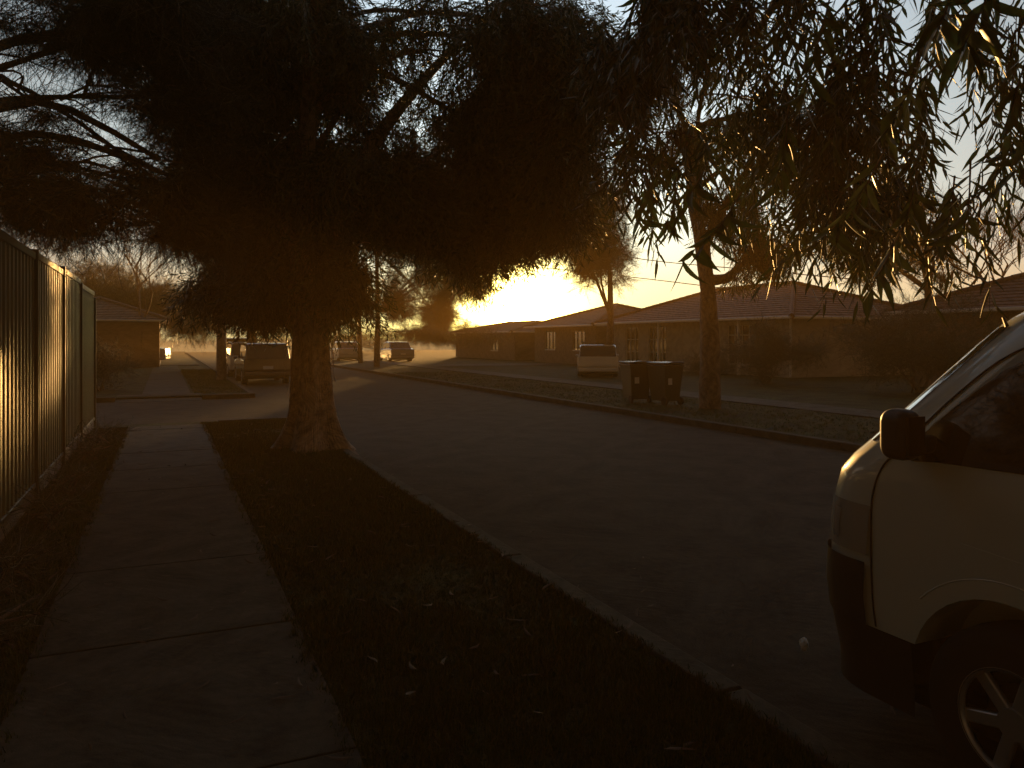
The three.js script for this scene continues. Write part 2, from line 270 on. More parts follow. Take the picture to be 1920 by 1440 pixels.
// fine-leaved tree leaning over the fence
{
  const b = V(-9.4, 0, -9.5);
  tree({ name: 'garden_tree', label: 'dark fine-leaved tree spreading over the metal fence, its limbs slanting down to the right', trunk: [b, V(-9.3, 2, -9.4), V(-8.8, 3.8, -9.2), V(-8.2, 5.4, -9)], r0: 0.24, r1: 0.1,
    limbs: [{ pts: [V(-9.2, 3.2, -9.4), at(60, 190, 9), at(170, 225, 8.8), at(300, 300, 9)], r0: 0.11, r1: 0.03 }, { pts: [V(-9.2, 2.8, -9.4), at(60, 250, 9), at(180, 275, 8.9), at(320, 330, 9)], r0: 0.09, r1: 0.03 }, { pts: [V(-8.8, 4, -9.2), at(120, 60, 8.6), at(260, 100, 8.6), at(420, 90, 9)], r0: 0.1, r1: 0.03 }],
    clumps: [cp(60, 60, 8.6, 130, 70, 1.2, 663), cp(230, 60, 8.8, 130, 110, 1.3, 2964), cp(330, 180, 9, 130, 100, 1.2, 2496), cp(60, 190, 8.5, 90, 40, 1, 296), cp(50, 290, 8.6, 110, 60, 1, 1014), cp(130, 370, 8.8, 150, 60, 1, 1794), cp(290, 350, 9.2, 110, 60, 1, 1482), cp(60, 420, 9, 90, 45, 0.8, 374), cp(340, 430, 9.6, 60, 60, 0.7, 702), cp(150, 420, 9, 60, 45, 0.8, 390), cp(400, 420, 10, 70, 90, 0.9, 1404), cp(320, 20, 8.6, 120, 90, 1.2, 2028)],
    kind: 'fine', leaf: M.fineLeaf, droop: 0.3, size: [0.9, 1.4] });
}
// gum beside the camera: its canopy roofs the place and its branches hang into the picture
{
  const b = st(2.0, -3.2);
  const up = (y, x, z) => V(b.x + x, y, b.z + z);
  const o = tree({ name: 'gum_tree', label: 'gum tree rooted outside the frame whose long curved leaves hang in from the upper right', trunk: [b, up(2, 0.1, -0.2), up(4, 0.2, -0.6), up(6, 0.2, -1.2), up(8, 0, -2)], r0: 0.34, r1: 0.14,
    limbs: [{ pts: [up(3.6, 0.1, -0.5), up(4.6, 0.6, -2), up(5, 0.4, -4), at(1500, -60, 5.5), at(1420, 60, 6.5)], r0: 0.15, r1: 0.025 }, { pts: [up(4.4, 0.1, -0.6), up(5.4, 1.5, -2.4), at(1800, -200, 5.5), at(1760, -10, 6.5), at(1700, 180, 7)], r0: 0.13, r1: 0.02 }, { pts: [up(4.4, 0.1, -0.6), up(5.4, -1.5, -2.4), at(1150, -200, 6), at(1080, -60, 8)], r0: 0.13, r1: 0.03 }],
    clumps: [cp(1230, 20, 6, 100, 130, 1.2, 260), cp(1380, 0, 5.5, 110, 70, 1.2, 60), cp(1500, 20, 5.2, 100, 90, 1, 34), cp(1420, 190, 6, 150, 70, 1, 80), cp(1560, 220, 5.5, 130, 90, 1, 90), cp(1660, 300, 5.5, 100, 80, 0.9, 62), cp(1620, 380, 5, 110, 50, 0.7, 30), cp(1280, 290, 6, 80, 70, 0.8, 20), cp(1190, 260, 6.5, 60, 60, 0.8, 36), cp(1910, 60, 4.5, 40, 130, 0.6, 22), cp(1915, 280, 4.6, 30, 60, 0.5, 10), cp(1850, -20, 4.6, 100, 30, 0.6, 14), cp(1650, -10, 4.6, 80, 50, 0.7, 20), cp(1620, 130, 4.8, 70, 70, 0.7, 18), cp(1800, 390, 4.8, 60, 50, 0.5, 8), cp(1480, 340, 6.5, 100, 70, 0.7, 38),
      cw(-1.5, 5.6, -2, 4, 1.2, 3, 3600), cw(3.5, 6.2, -1, 4, 1.4, 3.5, 3600), cw(1, 7, 3, 5, 1.5, 3.5, 3600), cw(-4, 6.5, 2.5, 3.5, 1.4, 3.5, 2600), cw(0.6, 6.2, -4, 4, 1, 1.2, 2400), cw(6, 6.4, -3, 2.6, 1.4, 2.2, 1300)],
    kind: 'gum', droop: 2, size: [0.75, 1.15], reach: 'local' });
  // the nearest sprays, leaf by leaf
  const kinds = [0, 1, 2, 3, 4, 5].map((i) => leafGeo(0.165, 0.026 + 0.003 * i, [-0.45, -0.25, -0.1, 0.12, 0.3, 0.5][i], 0.25 + 0.05 * i, 6));
  const spray = (pts, n, spread, size) => {
    const loc = pts.map((p) => p.clone().sub(o.position)), c = new THREE.CatmullRomCurve3(loc), s = part('spray', tube(loc, 0.005, 0.0018, 10, 5), M.bark, o);
    for (let i = 0; i < n; i++) { const u = 0.15 + 0.85 * (i + 0.5) / n, p = c.getPointAt(u), m = part('leaf', kinds[Math.floor(rnd() * 6)], M.leaf, s); m.position.copy(p); const k = rr(0.75, 1.2) * size; m.scale.set(k, k, k); m.rotation.set(rr(-0.4, 0.4), rr(0, 6.28), 0); m.rotation.order = 'ZXY'; m.rotation.z = (i % 2 ? 1 : -1) * rr(0.1, spread) + rr(-0.2, 0.2); }
  };
  spray([at(1870, -60, 2.2), at(1840, 20, 2.15), at(1815, 70, 2.1), at(1800, 95, 2.1)], 15, 0.9, 1.0);
  spray([at(1790, -40, 2.5), at(1770, 30, 2.4), at(1750, 75, 2.35)], 12, 0.9, 1.05);
  spray([at(1940, 60, 3.2), at(1915, 140, 3.2), at(1900, 200, 3.2), at(1895, 260, 3.2)], 20, 1.0, 0.9);
  spray([at(1960, 200, 3.4), at(1930, 260, 3.4), at(1905, 330, 3.4)], 16, 1.0, 0.9);
  spray([at(1330, 300, 4.2), at(1290, 370, 4.1), at(1262, 400, 4.1), at(1245, 420, 4.1)], 16, 0.9, 1.0);
  spray([at(1390, 360, 4), at(1345, 430, 3.9), at(1300, 470, 3.9), at(1275, 490, 3.9)], 16, 0.9, 1.1);
  spray([at(1260, 250, 4.4), at(1225, 340, 4.3), at(1205, 390, 4.3), at(1200, 430, 4.3)], 15, 0.8, 1.0);
  spray([at(1660, 280, 3.8), at(1610, 370, 3.7), at(1570, 420, 3.7), at(1545, 440, 3.7)], 18, 0.9, 1.1);
  spray([at(1720, 320, 3.6), at(1700, 410, 3.6), at(1670, 460, 3.6), at(1640, 490, 3.6)], 18, 0.8, 1.1);
  spray([at(1790, 330, 3.6), at(1780, 410, 3.5), at(1765, 450, 3.5)], 14, 0.9, 1.0);
  spray([at(1760, 120, 3.2), at(1700, 180, 3.2), at(1660, 250, 3.2)], 16, 0.9, 1.0);
  spray([at(1560, -20, 3.6), at(1540, 60, 3.5), at(1520, 130, 3.5), at(1505, 190, 3.5)], 18, 0.8, 1.0);
  spray([at(1480, 180, 3.8), at(1470, 280, 3.8), at(1450, 360, 3.8)], 16, 0.8, 1.0);
  spray([at(1160, 210, 4.6), at(1180, 270, 4.5), at(1160, 290, 4.5)], 8, 1.3, 1.0);
  spray([at(1690, 430, 3.4), at(1650, 510, 3.3), at(1625, 550, 3.3)], 11, 0.6, 1.0);
  spray([at(1820, 300, 3.4), at(1815, 390, 3.4), at(1800, 450, 3.4)], 12, 0.8, 0.9);
}
// street tree over the road
{
  const b = at(1330, 770, 18); b.y = 0; const q = (px, py, d = 18) => at(px, py, d);
  tree({ name: 'street_tree', label: 'slim dark street tree on the far verge with one limb reaching right', trunk: [b, q(1332, 680), q(1328, 560), q(1318, 470), q(1300, 360), q(1290, 250)], r0: 0.27, r1: 0.12,
    limbs: [{ pts: [q(1330, 525), q(1365, 520), q(1400, 480), q(1440, 430)], r0: 0.15, r1: 0.04 }, { pts: [q(1318, 470), q(1350, 400), q(1400, 320), q(1430, 220)], r0: 0.14, r1: 0.04 }],
    clumps: [cp(1430, 450, 18, 70, 40, 0.8, 420), cp(1380, 380, 18, 100, 70, 1.2, 380), cp(1310, 240, 18, 100, 110, 1.4, 420), cp(1420, 240, 18, 110, 100, 1.4, 380), cp(1480, 320, 18.5, 90, 90, 1.2, 280), cp(1220, 170, 18, 70, 140, 1.4, 400), cp(1340, 80, 18, 150, 110, 1.6, 260), cp(1385, 505, 17.6, 22, 24, 0.3, 40), cp(1560, 240, 19, 110, 90, 1.2, 220)],
    kind: 'gum', droop: 1.6, size: [0.8, 1.2] });
}
// trees further away
const farTree = (name, label, px, base, d, r, topPy, clumps, kind, o = {}) => { const b = at(px, base, d); b.y = 0; return tree({ name, label, trunk: [b, at(px + 2, (base + topPy) / 2, d), at(px, topPy, d)], r0: r, r1: r * 0.5, clumps, kind, ...o }); };
farTree('round_crowned_tree', 'dense round-crowned tree right of the sun, above the low roof', 1143, 690, 36, 0.22, 500, [cp(1125, 470, 36, 52, 66, 1.5, 2600, 1.6), cp(1085, 430, 37, 75, 75, 2, 2200, 1.7), cp(1125, 380, 37, 50, 60, 1.6, 1500, 1.6), cp(1105, 500, 36, 45, 28, 1, 700, 1.4), cp(1010, 440, 38, 95, 60, 2, 1700, 1.7)], 'bushy', { droop: 0.2 });
farTree('verge_tree', 'slim trunked tree with arching limbs left of the sun, palm fronds beside it', 706, 700, 45, 0.19, 470, [cp(700, 420, 45, 100, 70, 2, 2200, 1.8), cp(800, 450, 45, 90, 75, 2, 2200, 1.8), cp(880, 440, 46, 70, 70, 2, 1500, 1.8), cp(620, 470, 45, 50, 90, 1.6, 1300, 1.6), cp(790, 525, 45, 70, 34, 1.2, 700, 1.5), cp(740, 492, 45, 30, 34, 1, 260, 1.5), cp(560, 440, 44, 70, 100, 1.6, 1600, 1.7), cp(850, 520, 46, 70, 44, 1.6, 1300, 1.6), cp(748, 556, 47, 40, 40, 1.4, 1100, 1.5), cp(840, 552, 47, 30, 40, 1.4, 800, 1.5), cp(888, 536, 47, 40, 24, 1.4, 700, 1.5), cp(750, 586, 48, 34, 22, 1.2, 500, 1.3), cp(732, 574, 46, 24, 18, 1, 360, 1.3), cp(815, 590, 68, 40, 34, 2.4, 3000, 2), cp(830, 586, 48, 26, 26, 1.2, 700, 1.3), cp(840, 622, 50, 130, 16, 1.6, 1700, 1.5), cp(610, 560, 46, 50, 60, 1.6, 1100, 1.6)], 'bushy', { droop: 0.5, limbs: [{ pts: [at(704, 548, 45), at(692, 540, 45), at(680, 530, 45), at(668, 522, 45)], r0: 0.1, r1: 0.03 }, { pts: [at(692, 540, 45), at(688, 545, 45), at(676, 541, 45), at(662, 545, 45)], r0: 0.07, r1: 0.03 }, { pts: [at(688, 540, 45), at(686, 520, 45), at(688, 500, 45)], r0: 0.05, r1: 0.03 }] });  // farthest clump and small low ones are added to keep sun off the fence
farTree('side_street_tree', 'broad dark tree behind the power pole on the left, hiding the houses', 470, 700, 40, 0.3, 500, [cp(450, 470, 40, 100, 110, 2, 3000, 1.8), cp(400, 560, 41, 60, 60, 1.6, 1200, 1.7), cp(520, 540, 40, 70, 80, 1.6, 1800, 1.7), cp(470, 590, 40, 80, 40, 1.4, 1000, 1.6), cp(360, 610, 42, 60, 34, 1.3, 800, 1.5)], 'bushy', { droop: 0.4 });
farTree('hedge_tree', 'long rounded dark tree mass on the left beyond the fence', 230, 690, 52, 0.3, 560, [cp(200, 540, 52, 80, 52, 2.6, 2600, 2), cp(290, 570, 52, 80, 46, 2.4, 2400, 2), cp(120, 560, 52, 80, 60, 2.6, 2400, 2), cp(350, 590, 53, 60, 40, 2, 1500, 1.9), cp(210, 610, 52, 150, 50, 2, 2600, 1.9), cp(20, 570, 54, 90, 70, 2.6, 2000, 2)], 'bushy', { droop: 0 });
farTree('yard_tree', 'leafy tree standing behind the hip-roofed house on the right', 1738, 650, 30, 0.2, 440, [cp(1680, 380, 30, 90, 80, 1.8, 620, 1.3), cp(1600, 420, 31, 80, 80, 1.6, 560, 1.3), cp(1740, 460, 30, 70, 60, 1.4, 300, 1.2), cp(1640, 490, 31, 80, 50, 1.4, 300, 1.2), cp(1570, 390, 31, 70, 60, 1.5, 240, 1.3)], 'gum', { droop: 0.8 });

// leafless, twiggy trees
function bareTree(label, base, H, r, depth, spread, lean) {
  const o = thing('bare_tree', label, 'tree', base), tw = [], tr = [];
  const grow = (p, dir, len, rad, k) => {
    const e = p.clone().addScaledVector(dir, len), mid = p.clone().lerp(e, 0.5).add(V(gauss() * len * 0.08, 0, gauss() * len * 0.08));
    (k === depth ? tr : tw).push(tube([p, mid, e], rad, rad * 0.62, k > 3 ? 5 : 2, k > 3 ? 6 : 3)); if (k === 0) return;
    const n = k > 2 ? 3 : 4; for (let i = 0; i < n; i++) { const d = dir.clone().add(V(gauss() * spread, rr(-0.05, 0.5) * spread, gauss() * spread)).normalize(), s = p.clone().lerp(e, i === 0 ? 1 : rr(0.45, 1)); grow(s, d, len * rr(0.62, 0.85), rad * 0.58, k - 1); }
  };
  grow(V(0, 0, 0), lean.clone().normalize(), H, r, depth);
  part('trunk', tr, M.bark, o); part('branches', tw, M.bark, o); return o;
}
{ const b = at(1850, 700, 27); b.y = 0; bareTree('leafless twiggy tree behind the tiled roof at far right', b, 2.6, 0.13, 6, 0.75, V(0.05, 1, 0)); }
{ const b = at(1775, 700, 29); b.y = 0; bareTree('thin leafless tree just left of the other leafless tree at right', b, 2.3, 0.1, 6, 0.7, V(0.1, 1, 0)); }
{ const b = at(262, 690, 44); b.y = 0; bareTree('leafless feathery tree in the bright gap above the dark hedge at left', b, 3.2, 0.12, 6, 0.7, V(0, 1, 0)); }
// palm left of the slim trunk
{
  const b = at(676, 690, 52); b.y = 0; const o = thing('palm_tree', 'small palm with drooping fronds in the bright gap left of the sun', 'palm tree', b), top = at(672, 575, 52).sub(b);
  part('trunk', tube([V(0, 0, 0), top.clone().multiplyScalar(0.5), top], 0.18, 0.13, 8, 8, 0.2), M.bark, o);
  for (let k = 0; k < 13; k++) {
    const th = k / 13 * 6.28 + rr(-0.2, 0.2), L = rr(1.4, 2), up = rr(0.1, 0.9), pts = [0, 0.35, 0.7, 1].map((u) => V(top.x + Math.cos(th) * L * u, top.y + up * L * u * 0.9 - 1.25 * L * u * u * 0.7, top.z + Math.sin(th) * L * u));
    const c = new THREE.CatmullRomCurve3(pts), gs = [tube(pts, 0.025, 0.008, 8, 4)];
    for (let i = 2; i < 26; i++) for (const s of [-1, 1]) { const u = i / 26, p = c.getPointAt(u), tg = c.getTangentAt(u), sd = V(-Math.sin(th), -0.55, Math.cos(th)).multiplyScalar(1); sd.x *= s; sd.z *= s; const g = leafGeo(0.42 * (1 - 0.6 * u), 0.035, 0, 0.2, 1), d = sd.add(tg.multiplyScalar(0.6)).normalize(); g.applyQuaternion(new THREE.Quaternion().setFromUnitVectors(UPV, d)); g.translate(p.x, p.y, p.z); gs.push(g); }
    part('frond', gs, M.fineLeaf, o);
  }
}
// trees behind the fence, outside the frame, that the van's side and window mirror
for (const [x, z, h, n] of [[-7, 3.5, 5.5, 3000], [-6, -2.5, 5, 2600], [-3.5, 9, 6, 3000]]) tree({ name: 'backyard_tree', label: ['', 'bushy backyard tree behind the fence, beside the camera', 'smaller backyard tree hard against the fence', 'tall backyard tree at the end of the path behind the camera'][x === -7 ? 1 : x === -6 ? 2 : 3], trunk: [V(x, 0, z), V(x + 0.1, h * 0.5, z), V(x, h * 0.8, z)], r0: 0.2, r1: 0.08, clumps: [cw(x, h * 0.75, z, 2.2, 1.8, 2.4, n), cw(x + 1, h * 0.5, z - 0.6, 1.8, 1.4, 2, n)], kind: 'bushy', leaf: M.fineLeaf, droop: 0.2, size: [1, 1.5] });

// hedges and shrubs
function shrub(label, p, rx, ry, rz, n, kind = 'bushy', s = 1, name = 'shrub') {
  const o = thing(name, label, name === 'hedge' ? 'hedge' : 'shrub', p), st_ = [];
  for (let i = 0; i < 9; i++) st_.push(tube([V(gauss() * 0.15, -0.05, gauss() * 0.15), V(gauss() * rx * 0.3, ry * 0.6, gauss() * rz * 0.3), V(gauss() * rx * 0.7, ry * rr(0.9, 1.4), gauss() * rz * 0.7)], 0.025, 0.006, 5, 4));
  part('stems', st_, M.bark, o);
  crown(o, [{ p: p.clone().add(V(0, ry, 0)), r: [rx, ry, rz], n, s }], kind, M.fineLeaf, -0.1, [0.8, 1.2], 'foliage'); return o;
}
const gp = (px, py) => { const d = EYE * F / (py - HZ); return V((px - 960) / F * d, 0, -d); };
shrub('low rounded shrub beside the footpath beyond the side road', st(-1.9, 27.5), 1.0, 0.75, 1.0, 1100);
shrub('dark shrub left of the low rounded one, at the corner of the side road', st(-5, 28.5), 1.7, 0.95, 1.3, 1500);
shrub('leafy hedge across the front of the hip-roofed house at right', st(20, 22), 1.8, 1.0, 1.6, 1600, 'bushy', 1.2, 'hedge');
shrub('large dark hedge between the two houses at right', st(20.5, 16), 2.6, 1.35, 2.2, 2600, 'bushy', 1.2, 'hedge');
shrub('dark hedge seen over the bonnet of the white van', st(20, 10.5), 2.4, 1.2, 2.2, 2200, 'bushy', 1.2, 'hedge');
shrub('small bush under the windows of the hip-roofed house', st(22.3, 28.5), 1.6, 0.4, 0.9, 700);
for (const [t, k] of [[4.6, 'first'], [5.9, 'second'], [7.6, 'third'], [9.3, 'fourth'], [11.6, 'fifth'], [13.4, 'last']]) shrub(k + ' low plant from the camera along the foot of the metal fence', st(-0.93 + rr(-0.05, 0.05), t), 0.26, rr(0.12, 0.2), 0.5, 150, 'fine', 0.8);
shrub('far hedge closing the end of the street left of the sun', at(640, HZ, 92).setY(0), 14, 1.7, 2, 5000, 'bushy', 1.6, 'hedge');
shrub('added bushy shrub shading the fence, at the near end of the low house below the sun', at(884, HZ, 70).setY(0), 1.5, 1.6, 1.2, 1500, 'bushy', 1.4);  // this shrub is added to keep the low sun off the near fence
shrub('far hedge under the sun at the end of the street', at(1000, HZ, 84).setY(0), 14, 1.5, 2.5, 5000, 'bushy', 1.6, 'hedge');

// ------------------------------------------------------------ houses
function tiled(A, B, C, D, n, lift = 0.03) {                      // roof slope from eave A-B to ridge D-C in overlapping courses
  const pos = [], nrm = new THREE.Vector3().crossVectors(B.clone().sub(A), D.clone().sub(A)).normalize(); if (nrm.y < 0) nrm.negate();
  for (let i = 0; i < n; i++) { const a = i / n, b = (i + 1) / n, p = A.clone().lerp(D, a).addScaledVector(nrm, lift), q = B.clone().lerp(C, a).addScaledVector(nrm, lift), r = B.clone().lerp(C, b), s = A.clone().lerp(D, b), p0 = A.clone().lerp(D, a), q0 = B.clone().lerp(C, a);
    for (const v of [p, q, r, p, r, s, p0, q0, q, p0, q, p]) pos.push(v.x, v.y, v.z); }
  const g = new THREE.BufferGeometry(); g.setAttribute('position', new THREE.Float32BufferAttribute(pos, 3)); const uv = []; for (let i = 0; i < pos.length; i += 3) uv.push(pos[i] + pos[i + 2] * 0.3, pos[i + 1] * 2 + pos[i + 2]); g.setAttribute('uv', new THREE.Float32BufferAttribute(uv, 2)); g.computeVertexNormals(); return g;
}
const glassPane = new THREE.MeshPhysicalMaterial({ color: new THREE.Color().setRGB(0.03, 0.03, 0.03), roughness: 0.05, clearcoat: 1, clearcoatRoughness: 0.03 });
function windowUnit(o, x, y, z, w, h, cols, rows, wall) {         // in the wall plane x = const, spanning along z
  const f = part('window', [box(0.09, h + 0.12, 0.07, x, y, z - w / 2), box(0.09, h + 0.12, 0.07, x, y, z + w / 2), box(0.09, 0.07, w - 0.07, x, y + h / 2 + 0.025, z), box(0.13, 0.08, w - 0.07, x - 0.02, y - h / 2 - 0.02, z)], M.trim, o);
  const bars = []; for (let i = 1; i < cols; i++) bars.push(box(0.045, h - 0.012, 0.035, x, y + 0.002, z - w / 2 + w * i / cols)); part('mullion', bars.length ? bars : [box(0.045, h, 0.035, x, y, z)], M.trim, f);
  const tr = []; for (let j = 1; j < rows; j++) for (let i = 0; i < cols; i++) tr.push(box(0.04, 0.035, w / cols - 0.07, x, y - h / 2 + h * j / rows, z - w / 2 + w * (i + 0.5) / cols)); if (tr.length) part('transom', tr, M.trim, f);
  part('pane', box(0.012, h, w - 0.02, x + 0.03, y, z), glassPane, f);
}
function house({ label, a, t, len, dep, eave, ridge, wall, roofM, wins = [], posts = [], over = 0.55, pipe }) {   // front wall at a, from t to t + len
  const o = thing('house', label, 'house', st(a, t), PHI), th = 0.22;                 // local: x away from the street, -z along it
  const sh = new THREE.Shape(); sh.moveTo(0, 0); sh.lineTo(len, 0); sh.lineTo(len, eave); sh.lineTo(0, eave); sh.lineTo(0, 0);
  for (const w of wins) { const q = new THREE.Path(); q.moveTo(w.t - w.w / 2, w.y - w.h / 2); q.lineTo(w.t - w.w / 2, w.y + w.h / 2); q.lineTo(w.t + w.w / 2, w.y + w.h / 2); q.lineTo(w.t + w.w / 2, w.y - w.h / 2); sh.holes.push(q); }
  const fr = new THREE.ExtrudeGeometry(sh, { depth: th, bevelEnabled: false }); fr.rotateY(Math.PI / 2);
  part('front_wall', fr, wall, o);
  part('wall', [box(dep - th, eave, th, th + (dep - th) / 2, eave / 2, -th / 2), box(dep - th, eave, th, th + (dep - th) / 2, eave / 2, -len + th / 2), box(th, eave, len - 2 * th - 0.01, dep - th / 2, eave / 2, -len / 2)], wall, o);
  for (const w of wins) windowUnit(o, 0.08, w.y, -w.t, w.w, w.h, w.c, w.r, wall);
  const x0 = -over, x1 = dep + over, z0 = over, z1 = -len - over, e = eave + 0.06, half = (dep + 2 * over) / 2, R0 = V(dep / 2, ridge, z0 - half), R1 = V(dep / 2, ridge, z1 + half);
  if (R0.z < R1.z) { R0.z = R1.z = -len / 2; }
  const A = V(x0, e, z0), B = V(x0, e, z1), C = V(x1, e, z1), D = V(x1, e, z0), n = Math.round(Math.hypot(half, ridge - e) / 0.32);
  const rm = roofM.clone(); rm.side = THREE.DoubleSide;
  const rf = part('roof', [tiled(A, B, R1, R0, n), tiled(D, C, R1, R0, n), tiled(A, D, R0, R0, n), tiled(B, C, R1, R1, n)], rm, o);
  const caps = []; for (const [p, q] of [[A, R0], [D, R0], [B, R1], [C, R1], [R0, R1]]) { const L = p.distanceTo(q), k = Math.max(1, Math.round(L / 0.4)); for (let i = 0; i < k; i++) { const u = p.clone().lerp(q, (i + 0.5) / k), g = new THREE.CylinderGeometry(0.11, 0.13, L / k * 1.08, 7); const qd = new THREE.Quaternion().setFromUnitVectors(V(0, 1, 0), q.clone().sub(p).normalize()); g.applyQuaternion(qd); g.translate(u.x, u.y + 0.03, u.z); caps.push(g); } }
  part('ridge_tiles', caps, roofM, rf);
  part('soffit', box(dep + 2 * over - 0.06, 0.03, len + 2 * over - 0.06, dep / 2, eave + 0.02, -len / 2), M.trim, o);
  part('gutter', [box(0.11, 0.11, len + 2 * over, x0 - 0.03, e - 0.02, -len / 2, 0.02), box(dep + 2 * over - 0.16, 0.11, 0.11, dep / 2, e - 0.02, z0 + 0.03, 0.02)], M.trim, o);
  if (pipe) part('downpipe', tube([V(-0.06, e, 0.0), V(-0.06, eave * 0.5, 0.0), V(-0.06, 0.05, 0.0)], 0.05, 0.05, 6, 8), M.trim, o);
  for (const p of posts) part('verandah_post', box(0.12, eave, 0.12, p.x ?? -0.3, eave / 2, -p.t, 0.01), M.trim, o);
  return o;
}
house({ label: 'hip-roofed house with white multi-paned windows across the road at right', a: 23.6, t: 24.4, len: 14.5, dep: 8.5, eave: 2.45, ridge: 4.3, wall: M.render, roofM: M.roof, pipe: true,
  wins: [{ t: 3.1, w: 1.9, h: 1.75, y: 1.35, c: 4, r: 4 }, { t: 9.6, w: 1.6, h: 2.0, y: 1.25, c: 4, r: 3 }, { t: 12.0, w: 1.3, h: 2.0, y: 1.25, c: 3, r: 3 }], posts: [{ t: 2.9 }, { t: 9.0 }] });
house({ label: 'low house further down the right side of the street, beside the sun', a: 24, t: 41, len: 8.6, dep: 8, eave: 2.4, ridge: 3.9, wall: M.brick, roofM: M.roofGrey, wins: [{ t: 2.2, w: 1.6, h: 1.2, y: 1.5, c: 3, r: 1 }, { t: 6.2, w: 1.6, h: 1.2, y: 1.5, c: 3, r: 1 }] });
house({ label: 'tiled house at far right, partly behind the white van', a: 23.2, t: 5.5, len: 13, dep: 9, eave: 2.45, ridge: 4.5, wall: M.brick, roofM: M.roof, wins: [{ t: 9, w: 1.8, h: 1.3, y: 1.5, c: 3, r: 1 }] });
house({ label: 'dark low house behind the shrubs left of the side road', a: -20, t: 40, len: 12, dep: 9, eave: 2.5, ridge: 4.1, wall: M.brick, roofM: M.roofGrey, wins: [{ t: 3, w: 1.6, h: 1.2, y: 1.5, c: 2, r: 1 }] });
house({ label: 'low house with a pale awning behind the parked cars at left', a: -6.8, t: 48.5, len: 12, dep: 6.5, eave: 2.6, ridge: 4.0, wall: M.brick, roofM: M.roofGrey, wins: [{ t: 4, w: 1.6, h: 1.2, y: 1.5, c: 2, r: 1 }], posts: [{ t: 2.5 }] });
house({ label: 'low house straight below the sun, end of the row at right', a: 24, t: 53, len: 13, dep: 7, eave: 2.1, ridge: 3.0, wall: M.brick, roofM: M.roofGrey, wins: [{ t: 4, w: 1.6, h: 1.0, y: 1.2, c: 2, r: 1 }] });

